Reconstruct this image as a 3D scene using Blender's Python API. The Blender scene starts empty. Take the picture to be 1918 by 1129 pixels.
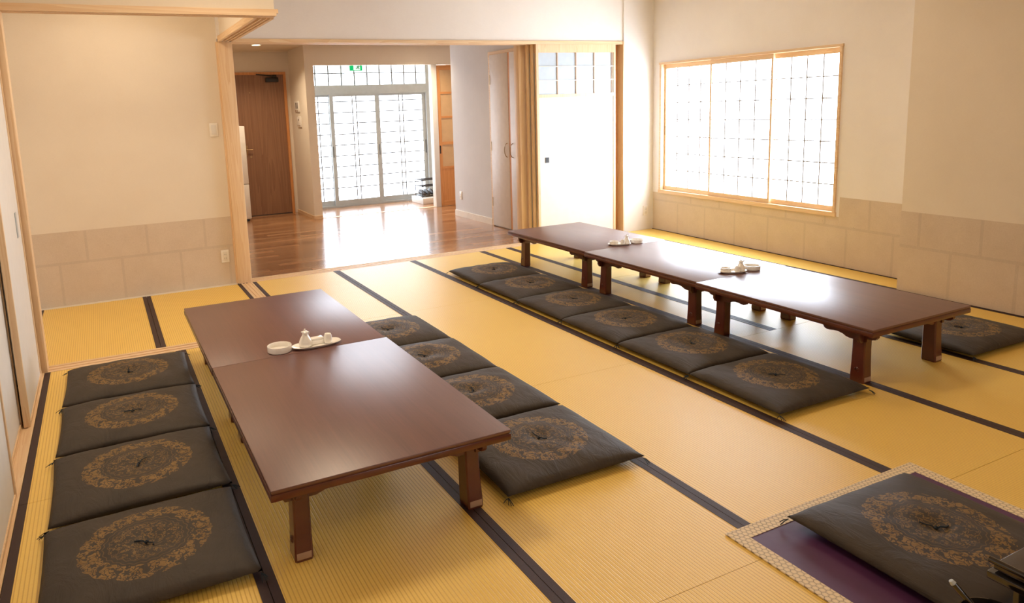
import bpy, bmesh, math, random
from mathutils import Vector, Matrix
import numpy as np
SC = bpy.context.scene
COL = SC.collection
R = math.radians
PI = math.pi
random.seed(7)

# ------------------------------------------------------------------ camera
cd = bpy.data.cameras.new('camera')
cam = bpy.data.objects.new('camera', cd); COL.objects.link(cam)
_yaw, _pit, _rol = R(25.90369793), R(9.4111922), R(-2.1054513)
fw = Vector((math.sin(_yaw)*math.cos(_pit), math.cos(_yaw)*math.cos(_pit), -math.sin(_pit)))
rt = Vector((math.cos(_yaw), -math.sin(_yaw), 0)); up = rt.cross(fw)
r2 = rt*math.cos(_rol)+up*math.sin(_rol); u2 = -rt*math.sin(_rol)+up*math.cos(_rol)
m = Matrix((r2, u2, -fw)).transposed().to_4x4(); m.translation = Vector((0, 0, 1.6))
cam.matrix_world = m
cd.sensor_width = 36; cd.lens = 1360.86/1918*36
cd.shift_x = (959-856.26)/1918; cd.shift_y = -(564.5-425.57)/1918
cd.clip_start = 0.02; cd.clip_end = 200
SC.camera = cam

# ------------------------------------------------------------------ world, light, exposure
w = bpy.data.worlds.new('world'); SC.world = w; w.use_nodes = True
w.node_tree.nodes['Background'].inputs[0].default_value = (1.0, 0.97, 0.93, 1)
w.node_tree.nodes['Background'].inputs[1].default_value = 1.0
SC.view_settings.view_transform = 'Standard'; SC.view_settings.look = 'None'
SC.view_settings.gamma = 1; SC.view_settings.exposure = 0.43
SC.view_settings.use_curve_mapping = False
try:
    SC.cycles.use_denoising = True
    SC.cycles.max_bounces = 10; SC.cycles.diffuse_bounces = 5; SC.cycles.glossy_bounces = 4
    SC.cycles.sample_clamp_indirect = 6
except Exception: pass
WARM = (1.0, 0.80, 0.57)
E_WIN, E_DOOR = 11.0, 6.0             # paper windows, entrance glass
def area(name, loc, sx, sy, power, color, rot=(0,0,0), spread=180):
    l = bpy.data.lights.new(name, 'AREA'); l.shape = 'RECTANGLE'; l.size = sx; l.size_y = sy
    l.energy = power; l.color = color; l.spread = R(spread)
    o = bpy.data.objects.new(name, l); COL.objects.link(o); o.location = loc; o.rotation_euler = rot
    return o
area('lamp_light', (0.9, 3.9, 2.80), .55, .55, 26, WARM)
area('lamp_light', (4.2, 3.9, 2.80), .55, .55, 7, WARM)
area('lamp_light', (0.9, 0.2, 2.80), .55, .55, 8, WARM)
area('lamp_light', (4.2, 0.2, 2.80), .55, .55, 4, WARM)
area('lamp_light', (0.25, 6.2, 2.80), .35, .35, 9, WARM)
# hall downlights
for dx, dy, pw in ((2.13, 10.62, 11), (4.55, 10.2, 12), (3.3, 8.6, 4)):
    area('lamp_light', (dx, dy, 2.545), .1, .1, pw, WARM, spread=130)

# ------------------------------------------------------------------ helpers
def lin(c):
    return tuple(((v/255)/12.92 if v/255 <= .04045 else ((v/255+.055)/1.055)**2.4) for v in c)+(1,)
class MB:
    """collects shapes, then links them as one mesh object"""
    def __init__(s): s.v = []; s.f = []; s.sm = []; s.mi = []
    def add(s, vs, fs, smooth=False, mi=0):
        b = len(s.v); s.v += [tuple(p) for p in vs]
        for f in fs: s.f.append(tuple(i+b for i in f)); s.sm.append(smooth); s.mi.append(mi)
        return s
    def box(s, x0, x1, y0, y1, z0, z1, mi=0, b=0.0):
        if x0 > x1: x0, x1 = x1, x0
        if y0 > y1: y0, y1 = y1, y0
        if b <= 0:
            vs = [(x, y, z) for x in (x0, x1) for y in (y0, y1) for z in (z0, z1)]
            fs = [(0,1,3,2),(4,6,7,5),(0,4,5,1),(2,3,7,6),(0,2,6,4),(1,5,7,3)]
            return s.add(vs, fs, False, mi)
        b = min(b, (x1-x0)*.45, (y1-y0)*.45, (z1-z0)*.45)
        bm = bmesh.new()
        bmesh.ops.create_cube(bm, size=1)
        for v in bm.verts:
            v.co = Vector(((x0+x1)/2+v.co.x*(x1-x0), (y0+y1)/2+v.co.y*(y1-y0), (z0+z1)/2+v.co.z*(z1-z0)))
        bmesh.ops.bevel(bm, geom=list(bm.edges), offset=b, segments=2, profile=.5, affect='EDGES')
        bm.verts.index_update()
        s.add([v.co[:] for v in bm.verts], [tuple(v.index for v in f.verts) for f in bm.faces], True, mi)
        bm.free(); return s
    def lathe(s, prof, c=(0,0,0), n=24, mi=0, sx=1, sy=1, smooth=True):
        vs = []; fs = []
        for r, z in prof:
            for k in range(n):
                a = 2*PI*k/n; vs.append((c[0]+r*sx*math.cos(a), c[1]+r*sy*math.sin(a), c[2]+z))
        for i in range(len(prof)-1):
            for k in range(n):
                k2 = (k+1) % n; fs.append((i*n+k, i*n+k2, (i+1)*n+k2, (i+1)*n+k))
        fs.append(tuple(range(n-1, -1, -1))); fs.append(tuple((len(prof)-1)*n+k for k in range(n)))
        return s.add(vs, fs, smooth, mi)
    def tube(s, pts, r, n=8, mi=0):
        pts = [Vector(p) for p in pts]; vs = []; fs = []
        rs = r if isinstance(r, (list, tuple)) else [r]*len(pts)
        for i, p in enumerate(pts):
            t = (pts[min(i+1, len(pts)-1)]-pts[max(i-1, 0)]).normalized()
            a = Vector((0,0,1)) if abs(t.z) < .9 else Vector((1,0,0))
            u = t.cross(a).normalized(); v = t.cross(u)
            for k in range(n):
                q = 2*PI*k/n; vs.append(p+(u*math.cos(q)+v*math.sin(q))*rs[i])
        for i in range(len(pts)-1):
            for k in range(n):
                k2 = (k+1) % n; fs.append((i*n+k, i*n+k2, (i+1)*n+k2, (i+1)*n+k))
        fs.append(tuple(range(n-1,-1,-1))); fs.append(tuple((len(pts)-1)*n+k for k in range(n)))
        return s.add(vs, fs, True, mi)
    def prism(s, outline, axis, a0, a1, mi=0, flip=False):
        """outline in the two other axes (u, v=z) extruded along axis 'x' or 'y'"""
        n = len(outline); vs = []
        for a in (a0, a1):
            for u, v in outline: vs.append((a, u, v) if axis == 'x' else ((u, a, v) if axis == 'y' else (u, v, a)))
        fs = [tuple(range(n)), tuple(range(2*n-1, n-1, -1))]
        for k in range(n): k2 = (k+1) % n; fs.append((k, k+n, k2+n, k2))
        return s.add(vs, fs, False, mi)
    def mesh(s, name, mats):
        me = bpy.data.meshes.new(name); me.from_pydata(s.v, [], s.f)
        if not isinstance(mats, (list, tuple)): mats = [mats]
        for q in mats: me.materials.append(q)
        me.polygons.foreach_set('use_smooth', s.sm); me.polygons.foreach_set('material_index', s.mi)
        bm = bmesh.new(); bm.from_mesh(me); bmesh.ops.recalc_face_normals(bm, faces=bm.faces); bm.to_mesh(me); bm.free()
        if any(s.sm): me.set_sharp_from_angle(angle=R(38))
        me.update(); return me
    def obj(s, name, mats, parent=None, loc=(0,0,0), rotz=0):
        return link(name, s.mesh(name, mats), parent, loc, rotz)
def link(name, me, parent=None, loc=(0,0,0), rotz=0):
    o = bpy.data.objects.new(name, me); COL.objects.link(o); o.location = loc; o.rotation_euler = (0,0,rotz)
    if parent: o.parent = parent
    return o
def tag(o, label, cat, group=None):
    o['label'] = label; o['category'] = cat
    if group: o['group'] = group
    return o
def thing(name, label, cat, loc=(0,0,0), rotz=0, group=None):
    return tag(link(name, None, None, loc, rotz), label, cat, group)
def struct(o, label=None):
    o['kind'] = 'structure'
    if label: o['label'] = label
    return o
def sempty(name, loc=(0,0,0), rotz=0, label=None):
    return struct(link(name, None, None, loc, rotz), label)

# ------------------------------------------------------------------ materials
class NT:
    def __init__(s, name):
        s.m = bpy.data.materials.new(name); s.m.use_nodes = True; s.t = s.m.node_tree
        s.b = s.t.nodes['Principled BSDF']
    def n(s, typ, **k):
        nd = s.t.nodes.new(typ)
        for a, v in k.items(): setattr(nd, a, v)
        return nd
    def l(s, a, b): s.t.links.new(a, b)
    def coord(s, kind='Object', scale=(1,1,1)):
        c = s.n('ShaderNodeTexCoord'); mp = s.n('ShaderNodeMapping'); mp.inputs['Scale'].default_value = scale
        s.l(c.outputs[kind], mp.inputs[0]); return mp.outputs[0]
    def noise(s, vec, scale, detail=4, rough=.5, dist=0):
        nd = s.n('ShaderNodeTexNoise'); nd.inputs['Scale'].default_value = scale; nd.inputs['Detail'].default_value = detail
        nd.inputs['Roughness'].default_value = rough; nd.inputs['Distortion'].default_value = dist
        if vec is not None: s.l(vec, nd.inputs['Vector'])
        return nd.outputs['Fac']
    def ramp(s, fac, stops, interp='LINEAR'):
        r = s.n('ShaderNodeValToRGB'); e = r.color_ramp.elements; r.color_ramp.interpolation = interp
        while len(e) < len(stops): e.new(.5)
        for i, (p, c) in enumerate(stops): e[i].position = p; e[i].color = c if len(c) == 4 else tuple(c)+(1,)
        s.l(fac, r.inputs[0]); return r.outputs[0]
    def mix(s, fac, a, b):
        nd = s.n('ShaderNodeMix', data_type='RGBA')
        for v, i in ((fac, 0), (a, 6), (b, 7)):
            if isinstance(v, (int, float, tuple)): nd.inputs[i].default_value = v
            else: s.l(v, nd.inputs[i])
        return nd.outputs[2]
    def math(s, op, a, b=0.0, c=None):
        nd = s.n('ShaderNodeMath', operation=op)
        for i, v in enumerate((a, b) if c is None else (a, b, c)):
            if isinstance(v, (int, float)): nd.inputs[i].default_value = v
            else: s.l(v, nd.inputs[i])
        return nd.outputs[0]
    def bump(s, h, dist=.001, strength=1.0):
        nd = s.n('ShaderNodeBump'); nd.inputs['Distance'].default_value = dist; nd.inputs['Strength'].default_value = strength
        s.l(h, nd.inputs['Height']); s.l(nd.outputs[0], s.b.inputs['Normal'])
    def col(s, c):
        if isinstance(c, tuple): s.b.inputs['Base Color'].default_value = c
        else: s.l(c, s.b.inputs['Base Color'])
        return s
    def set(s, rough=.5, spec=.5, metal=0, coat=0, coatr=.1):
        s.b.inputs['Specular IOR Level'].default_value = spec; s.b.inputs['Metallic'].default_value = metal
        s.b.inputs['Coat Weight'].default_value = coat; s.b.inputs['Coat Roughness'].default_value = coatr
        if isinstance(rough, (int, float)): s.b.inputs['Roughness'].default_value = rough
        else: s.l(rough, s.b.inputs['Roughness'])
        return s
def plain(name, c, rough=.5, spec=.5, metal=0, coat=0, nz=.04):
    t = NT(name); c = lin(c)
    f = t.noise(t.coord(), 14, 3)
    a = tuple(max(0, v*(1-nz)) for v in c[:3])+(1,); b = tuple(min(1, v*(1+nz)) for v in c[:3])+(1,)
    t.col(t.ramp(f, [(.3, a), (.7, b)])).set(rough, spec, metal, coat)
    return t.m
def wood(name, light, dark, axis='z', rough=.45, scale=1.0, coat=0.0, fine=1.0):
    """straight grained wood, grain running along axis"""
    t = NT(name); st = {'x': (.035,1,1), 'y': (1,.035,1), 'z': (1,1,.035)}[axis]
    inf = t.n('ShaderNodeObjectInfo'); c = t.n('ShaderNodeTexCoord'); ad = t.n('ShaderNodeVectorMath', operation='ADD')
    rn = t.n('ShaderNodeCombineXYZ'); k = t.math('MULTIPLY', inf.outputs['Random'], 7.0)
    for i in range(3): t.l(k, rn.inputs[i])
    t.l(c.outputs['Object'], ad.inputs[0]); t.l(rn.outputs[0], ad.inputs[1])
    mp = t.n('ShaderNodeMapping'); mp.inputs['Scale'].default_value = st; t.l(ad.outputs[0], mp.inputs[0])
    base = t.noise(mp.outputs[0], 9*scale, 3, .5, .6)
    rings = t.math('FRACT', t.math('MULTIPLY', base, 11))
    fn = t.noise(mp.outputs[0], 140*scale, 4, .6)
    f = t.math('ADD', t.math('MULTIPLY', rings, .38), t.math('MULTIPLY', fn, .5*fine))
    t.col(t.ramp(f, [(.1, lin(light)), (.75, lin(dark))])).set(rough, .5, coat=coat)
    t.bump(fn, .0004, .4)
    return t.m
M = {}
HL, HD = (238,212,176), (220,182,138)
M['pine_z'] = wood('pale_pine', HL, HD, 'z'); M['pine_x'] = wood('pale_pine_x', HL, HD, 'x'); M['pine_y'] = wood('pale_pine_y', HL, HD, 'y')
M['amber_z'] = wood('amber_wood', (222,160,98), (196,128,70), 'z')
M['amber_x'] = wood('amber_wood_x', (222,160,98), (196,128,70), 'x')
M['brown_door'] = wood('brown_veneer', (156,114,82), (128,90,64), 'z', .45, .6)
M['pale_panel'] = plain('pale_panel', (222,212,204), .5)
M['white_panel'] = plain('white_panel', (226,222,216), .55, nz=.02)
M['white_plastic'] = plain('white_plastic', (238,232,222), .35)
M['off_white'] = plain('off_white_enamel', (226,218,204), .35)
M['dark_plastic'] = plain('dark_plastic', (40,34,32), .4)
M['grey_alu'] = plain('grey_aluminium', (172,178,180), .45)
M['muntin'] = plain('grey_muntin', (118,122,124), .6)
M['shoji_wood'] = plain('shoji_bar_wood', (146,140,134), .7)
M['brass'] = plain('dull_brass', (170,140,100), .35, metal=.8)
M['porcelain'] = plain('white_porcelain', (247,243,236), .18, coat=.4, nz=.01)
M['black_gloss'] = plain('black_lacquer', (26,20,17), .12, coat=.8)
M['thread'] = plain('blue_black_thread', (28,42,52), .7)
M['heri'] = None

def wall_mat(name, c, c2):
    t = NT(name); v = t.coord()
    f = t.noise(v, 2.2, 5, .6); g = t.noise(v, 260, 2, .5); h = t.noise(t.coord(scale=(1,1,9)), 60, 3)
    t.col(t.ramp(t.math('ADD', t.math('MULTIPLY', f, .6), t.math('MULTIPLY', h, .4)), [(.35, lin(c)), (.65, lin(c2))])).set(.92, .2)
    t.bump(t.math('ADD', t.math('MULTIPLY', g, .5), t.math('MULTIPLY', h, .5)), .0012, .6); return t.m
M['wall'] = wall_mat('cream_plaster', (227,215,197), (233,222,205))
M['hall_wall'] = wall_mat('grey_lilac_wallpaper', (216,217,222), (224,225,230))
M['ceiling'] = wall_mat('ceiling_paper', (222,205,180), (228,212,188))
M['baseboard'] = plain('white_baseboard', (238,230,220), .5)

def washi(name, k):
    t = NT(name); v = t.coord()
    f = t.noise(v, 5, 6, .65); g = t.noise(v, 120, 4, .6)
    vo = t.n('ShaderNodeTexVoronoi'); vo.inputs['Scale'].default_value = 26; vo.inputs['Randomness'].default_value = 1
    t.l(v, vo.inputs['Vector'])
    sp = t.ramp(vo.outputs['Distance'], [(.04, (0,0,0)), (.09, (1,1,1))])
    base = t.ramp(t.math('ADD', t.math('MULTIPLY', f, .5), t.math('MULTIPLY', g, .5)), [(.3, lin((204*k,186*k,165*k))), (.7, lin((219*k,203*k,184*k)))])
    gate = t.ramp(t.noise(v, 11, 2), [(.55, (0,0,0)), (.62, (1,1,1))])
    q = t.math('MULTIPLY', t.math('SUBTRACT', 1.0, sp), gate)
    t.col(t.mix(t.math('MULTIPLY', q, .5), base, lin((120,96,76)))).set(.9, .2)
    t.bump(g, .0006, .5); return t.m
M['washi'] = washi('grey_beige_washi', 1.0); M['washi_lap'] = washi('grey_beige_washi_lapped', .962)

def tatami():
    t = NT('golden_tatami_rush'); c = t.n('ShaderNodeTexCoord'); sep = t.n('ShaderNodeSeparateXYZ'); t.l(c.outputs['Object'], sep.inputs[0])
    x, y = sep.outputs[0], sep.outputs[1]
    rib = t.math('SINE', t.math('MULTIPLY', x, 2*PI/.0145))
    rib01 = t.math('ADD', t.math('MULTIPLY', rib, .5), .5)
    thr = t.math('SINE', t.math('MULTIPLY', y, 2*PI/.0042))
    gr = t.ramp(rib01, [(0.0, (0,0,0)), (.28, (1,1,1))])
    streak = t.noise(t.coord(scale=(6, 90, 1)), 3, 4, .6); big = t.noise(t.coord(), 1.3, 3)
    f = t.math('ADD', t.math('MULTIPLY', streak, .6), t.math('MULTIPLY', big, .4))
    base = t.ramp(f, [(.3, lin((240,199,98))), (.7, lin((249,214,114)))])
    t.col(t.mix(gr, lin((218,175,82)), base)).set(.36, .55)
    h = t.math('ADD', t.math('MULTIPLY', gr, .8), t.math('MULTIPLY', thr, .08))
    t.bump(h, .0016, .55); return t.m
M['tatami'] = tatami()
def heri():
    t = NT('dark_brown_mat_border'); v = t.coord(scale=(900,900,1)); ch = t.n('ShaderNodeTexChecker'); ch.inputs['Scale'].default_value = 1
    t.l(v, ch.inputs[0]); t.col(t.mix(ch.outputs['Fac'], lin((66,44,42)), lin((54,36,36)))).set(.55, .4); t.bump(ch.outputs['Fac'], .0003, .4); return t.m
M['heri'] = heri()

def lacquer():
    t = NT('reddish_brown_lacquer'); v = t.coord(scale=(1, .03, 1)); v0 = t.coord()
    g = t.noise(v, 160, 4, .6); g2 = t.noise(v, 22, 4, .6, .5); sp = t.noise(v0, 420, 2, .6); cl = t.noise(v0, 3, 3)
    f = t.math('ADD', t.math('MULTIPLY', g, .5), t.math('MULTIPLY', g2, .5))
    t.col(t.ramp(f, [(.3, lin((88,48,40))), (.7, lin((110,65,56)))]))
    t.set(.40, .8, coat=.45, coatr=.40)
    t.bump(t.math('ADD', t.math('MULTIPLY', sp, .3), t.math('MULTIPLY', g, .7)), .0002, .25); return t.m
M['lacquer_top'] = lacquer()
t = NT('dark_red_brown_lacquer'); f = t.noise(t.coord(scale=(1,1,1)), 9, 4); t.col(t.ramp(f, [(.3, lin((78,34,24))), (.7, lin((98,46,32)))])).set(.28, .5, coat=.35, coatr=.12); M['lacquer'] = t.m
M['foot_label'] = plain('worn_tan_label', (168,136,112), .6, nz=.12)

def hall_wood():
    t = NT('chestnut_floorboard'); inf = t.n('ShaderNodeObjectInfo')
    c = t.n('ShaderNodeTexCoord'); mp = t.n('ShaderNodeMapping'); mp.inputs['Scale'].default_value = (.05,1,1)
    cb = t.n('ShaderNodeCombineXYZ'); t.l(t.math('MULTIPLY', inf.outputs['Random'], 30), cb.inputs[1])
    ad = t.n('ShaderNodeVectorMath', operation='ADD'); t.l(c.outputs['Object'], ad.inputs[0]); t.l(cb.outputs[0], ad.inputs[1]); t.l(ad.outputs[0], mp.inputs[0])
    g = t.noise(mp.outputs[0], 55, 5, .6); f = t.math('ADD', t.math('MULTIPLY', g, .6), t.math('MULTIPLY', inf.outputs['Random'], .4))
    t.col(t.ramp(f, [(.25, lin((124,84,54))), (.75, lin((184,138,98)))])).set(.2, .55, coat=.3, coatr=.12)
    t.bump(g, .0003, .3); return t.m
M['hall_wood'] = hall_wood()

def emit(name, c, s, base=(240,240,238)):
    t = NT(name); t.col(lin(base)).set(.8, .1)
    t.b.inputs['Emission Color'].default_value = lin(c); t.b.inputs['Emission Strength'].default_value = s; return t.m
M['paper'] = emit('daylit_shoji_paper', (224,238,255), E_WIN)
M['fill_paper'] = emit('added_fill_glow_paper', (232,242,255), 2.0)  # cool glow of the fill light added behind the viewer
M['frost'] = emit('daylit_frosted_glass', (228,240,255), E_DOOR)
M['bulb'] = emit('downlight_glow', (255,226,180), 14)
M['lampface'] = emit('ceiling_lamp_diffuser', (255,214,160), 3)

def zabuton_mat():
    """dark taupe cloth with a printed gold arabesque roundel; object coords centred on the cushion"""
    t = NT('taupe_cushion_brocade'); c = t.n('ShaderNodeTexCoord'); sep = t.n('ShaderNodeSeparateXYZ'); t.l(c.outputs['Object'], sep.inputs[0])
    x, y, z = sep.outputs
    r = t.math('SQRT', t.math('ADD', t.math('MULTIPLY', x, x), t.math('MULTIPLY', y, y)))
    th = t.math('ARCTAN2', y, x)
    RR = .228
    lob = t.math('MULTIPLY', t.math('SINE', t.math('MULTIPLY', th, 24)), .003)
    rn = t.math('DIVIDE', t.math('ADD', r, lob), RR)
    v = t.n('ShaderNodeCombineXYZ')
    # polar coordinates, wrapped by cos/sin so that nothing breaks at +-pi
    t.l(t.math('MULTIPLY', t.math('COSINE', th), t.math('MULTIPLY', r, 1.0)), v.inputs[0])
    t.l(t.math('MULTIPLY', t.math('SINE', th), t.math('MULTIPLY', r, 1.0)), v.inputs[1])
    def cells(scale, warp, lo, gs, gate):
        nz = t.n('ShaderNodeTexNoise'); nz.inputs['Scale'].default_value = scale*.8; nz.inputs['Detail'].default_value = 1; t.l(v.outputs[0], nz.inputs['Vector'])
        sub = t.n('ShaderNodeVectorMath', operation='SUBTRACT'); t.l(nz.outputs['Color'], sub.inputs[0]); sub.inputs[1].default_value = (.5,.5,.5)
        mul = t.n('ShaderNodeVectorMath', operation='SCALE'); t.l(sub.outputs[0], mul.inputs[0]); mul.inputs['Scale'].default_value = warp
        ad = t.n('ShaderNodeVectorMath', operation='ADD'); t.l(v.outputs[0], ad.inputs[0]); t.l(mul.outputs[0], ad.inputs[1])
        vo = t.n('ShaderNodeTexVoronoi', feature='DISTANCE_TO_EDGE'); vo.inputs['Scale'].default_value = scale; t.l(ad.outputs[0], vo.inputs['Vector'])
        ga = t.n('ShaderNodeTexNoise'); ga.inputs['Scale'].default_value = gs; ga.inputs['Detail'].default_value = 0; t.l(v.outputs[0], ga.inputs['Vector'])
        return t.math('MULTIPLY', t.math('GREATER_THAN', vo.outputs['Distance'], lo), t.math('LESS_THAN', ga.outputs['Fac'], gate))
    scroll = cells(40, .075, .075, 34, .60)
    scroll2 = cells(56, .06, .12, 44, .56)
    # eight blossoms in the outer band
    an = t.math('SUBTRACT', t.math('FRACT', t.math('MULTIPLY', t.math('ADD', th, PI), 8/(2*PI))), .5)
    du = t.math('MULTIPLY', an, 2*PI/8*.83*RR); dv = t.math('SUBTRACT', r, .83*RR)
    rb = t.math('SQRT', t.math('ADD', t.math('MULTIPLY', du, du), t.math('MULTIPLY', dv, dv)))
    pet = t.math('MULTIPLY', t.math('SINE', t.math('MULTIPLY', t.math('ARCTAN2', dv, du), 6)), .004)
    rb2 = t.math('ADD', rb, pet)
    flower = t.math('LESS_THAN', rb2, .021); core = t.math('LESS_THAN', rb2, .013)
    def band(a, b): return t.math('MULTIPLY', t.math('GREATER_THAN', rn, a), t.math('LESS_THAN', rn, b))
    outer = t.math('MULTIPLY', band(.68, 1.0), scroll)
    outer = t.math('MAXIMUM', outer, flower); outer = t.math('SUBTRACT', outer, core)
    outer = t.math('MAXIMUM', outer, 0.0); outer = t.math('MULTIPLY', outer, t.math('LESS_THAN', rn, 1.05))
    inner = t.math('MULTIPLY', band(0, .535), scroll2)
    rings = t.math('MAXIMUM', band(.545, .56), band(.625, .64))
    pat = t.math('MAXIMUM', t.math('MAXIMUM', outer, t.math('MULTIPLY', inner, .75)), t.math('MULTIPLY', rings, .45))
    pat = t.math('MULTIPLY', pat, t.math('GREATER_THAN', z, .012))
    wv = t.noise(t.coord(scale=(1,1,1)), 600, 2); cl = t.noise(t.coord(), 7, 4)
    base = t.ramp(cl, [(.3, lin((56,48,40))), (.7, lin((67,58,49)))])
    gold = t.ramp(t.noise(t.coord(), 30, 3), [(.3, lin((122,92,48))), (.7, lin((146,114,64)))])
    t.col(t.mix(t.math('MULTIPLY', pat, .85), base, gold)).set(.62, .35)
    wr = t.noise(t.coord(scale=(1,.35,1)), 18, 4, .6, 1.0)
    t.bump(t.math('ADD', t.math('MULTIPLY', wr, 3.2), t.math('MULTIPLY', cl, .2)), .003, .55)
    return t.m
M['zabuton'] = zabuton_mat()

def hexmat():
    """cream brocade with a brown tortoiseshell hexagon line pattern"""
    t = NT('cream_hexagon_brocade'); c = t.n('ShaderNodeTexCoord'); sep = t.n('ShaderNodeSeparateXYZ'); t.l(c.outputs['Object'], sep.inputs[0])
    S = .021
    px = t.math('DIVIDE', sep.outputs[0], S); py = t.math('DIVIDE', sep.outputs[1], S*1.7320508)
    def hexd(ox, oy):
        u = t.math('SUBTRACT', t.math('FRACT', t.math('ADD', px, ox)), .5)
        v = t.math('MULTIPLY', t.math('SUBTRACT', t.math('FRACT', t.math('ADD', py, oy)), .5), 1.7320508)
        au, av = t.math('ABSOLUTE', u), t.math('ABSOLUTE', v)
        d = t.math('MAXIMUM', au, t.math('ADD', t.math('MULTIPLY', au, .5), t.math('MULTIPLY', av, .8660254)))
        return d
    d = t.math('MINIMUM', hexd(0, 0), hexd(.5, .5))
    l1 = t.math('GREATER_THAN', d, .455); l2 = t.math('MULTIPLY', t.math('GREATER_THAN', d, .33), t.math('LESS_THAN', d, .37))
    ln = t.math('MAXIMUM', l1, t.math('MULTIPLY', l2, .6))
    t.col(t.mix(t.math('MULTIPLY', ln, .8), lin((236,216,180)), lin((104,82,62)))).set(.6, .4); return t.m
M['hex'] = hexmat()
t = NT('plum_purple_cloth'); f = t.noise(t.coord(), 5, 3); t.col(t.ramp(f, [(.3, lin((78,40,76))), (.7, lin((88,48,88)))])).set(.5, .4)
t.bump(t.noise(t.coord(), 9, 2), .01, .3); M['purple'] = t.m

# ================================================================== STRUCTURE
ZC = 2.82      # tatami room ceiling
# floor slab under everything
fl = struct(MB().box(-2.6, 6.4, -3.2, 7.04, -.09, -.055).obj('floor', plain('subfloor', (70,56,46), .8)))
# tatami mats
def mat_mesh(wd, ln, sides):
    b = MB(); g = .0012
    return b.box(g, wd-g, g, ln-g, -.05, 0).mesh('tatami_mat', M['tatami'])
HB = .034
def place_mat(x0, x1, y0, y1, sides='lr', hb=HB):
    wd, ln = x1-x0, y1-y0
    o = link('tatami_mat', mat_mesh(wd, ln, sides), fl, (x0, y0, 0))
    if 'l' in sides: MB().box(.0012, hb, .0012, ln-.0012, -.048, .0013).obj('border', M['heri'], o)
    if 'r' in sides: MB().box(wd-hb, wd-.0012, .0012, ln-.0012, -.048, .0013).obj('border', M['heri'], o)
XS = [-.463, .365, 1.20, 2.035, 2.872, 3.71]
YS = [7.035, 5.225, 3.40, 1.635, -.15, -1.93, -3.1]
for i in range(len(XS)-1):
    for j in range(len(YS)-1):
        if i < 2 and j == 0: continue
        y1 = YS[j]
        if i < 2 and j == 1: y1 = 5.218
        place_mat(XS[i], XS[i+1], YS[j+1], y1)
for a, b_ in ((3.71, 4.05), (4.05, 4.88), (4.88, 5.71)):
    place_mat(a, b_, 5.225, 7.035); place_mat(a, b_, 3.40, 5.225)
place_mat(5.71, 6.16, 3.62, 7.035, 'l')
for j in range(2, len(YS)-1):
    place_mat(3.71, 4.55, YS[j+1], YS[j]); place_mat(4.55, 5.70, YS[j+1], YS[j], 'lr', .03)
place_mat(-.60, .25, 5.365, 7.035); place_mat(.25, 1.09, 5.365, 7.035)
# thin dark reveals along the right-hand walls
struct(MB().box(5.693, 5.708, -3.1, 3.61, -.03, .006).obj('baseboard_right', M['heri']))

# sills with grooves
def grooved_sill(name, x0, x1, y0, y1, axis, n=3):
    b = MB()
    ws = ((x1-x0) if axis == 'y' else (y1-y0))
    # ribs between grooves
    k = 2*n+1; e = ws/(k)
    b.box(x0, x1, y0, y1, -.05, -.004)
    for i in range(0, k, 2):
        if axis == 'y': b.box(x0+i*e, x0+(i+1)*e, y0, y1, -.004, .001)
        else: b.box(x0, x1, y0+i*e, y0+(i+1)*e, -.004, .001)
    return struct(b.obj(name, M['pine_y'] if axis == 'y' else M['pine_x']))
grooved_sill('trim_1', -.60, 1.09, 5.222, 5.362, 'x', 2)
grooved_sill('trim_2', 1.092, 1.197, 5.222, 7.04, 'y', 3)
grooved_sill('trim_3', 1.197, 5.70, 7.04, 7.215, 'x', 3)
grooved_sill('trim_4', -.60, -.465, -3.1, 5.222, 'y', 2)

# walls -----------------------------------------------------------
W = M['wall']
def wallbox(name, *b6):
    return struct(MB().box(*b6).obj(name, W))
wall_bl = wallbox('wall_back_left', -.74, 1.07, 7.10, 7.22, -.05, ZC)
wallbox('wall_alcove_side', -.74, -.605, 5.22, 7.10, -.05, ZC)
wallbox('wall_alcove_header', -.605, 1.195, 5.245, 5.345, 2.30, ZC)
wallbox('wall_alcove_return', 1.095, 1.195, 5.345, 7.06, 2.30, ZC)
M['wall_lit'] = wall_mat('window_lit_plaster', (234,228,224), (240,235,231))  # cream plaster made whiter: window light put into the wall colour
struct(MB().box(1.07, 5.70, 7.06, 7.22, 2.285, ZC).obj('wall_back_header', M['wall_lit']))
struct(MB().box(5.70, 6.30, 7.04, 7.22, -.05, ZC).obj('wall_back_right', M['wall_lit']))
wallbox('wall_left_header', -.60, -.47, -3.1, 5.245, 2.30, ZC)
wallbox('wall_left', -.80, -.66, -3.1, 5.22, -.05, ZC)
wall_bump = wallbox('wall_right_front', 5.70, 6.2, -3.1, 3.60, -.05, ZC)
wallbox('wall_front', -.80, 6.2, -3.2, -3.1, -.05, ZC)
# window wall, turned a little against the others
A = -math.atan(.031); OX, OY = 6.05, 3.83
def SP(o): o.location = (OX, OY, 0); o.rotation_euler = (0, 0, A); return o
wb = MB()
u0, u1, uz0, uz1 = .625, 3.075, .485, 2.02
wb.box(0, .14, -.4, u0, -.05, ZC); wb.box(0, .14, u1, 3.4, -.05, ZC); wb.box(0, .14, u0, u1, -.05, uz0); wb.box(0, .14, u0, u1, uz1, ZC)
wall_win = struct(SP(wb.obj('wall_right', M['wall_lit'])))
struct(SP(MB().box(-.012, -.0005, -.215, 3.2, -.03, .006).obj('baseboard_right_window', M['heri'])))
struct(MB().box(-.80, 6.4, -3.2, 7.22, ZC, ZC+.05).obj('ceiling', M['ceiling']))

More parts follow.
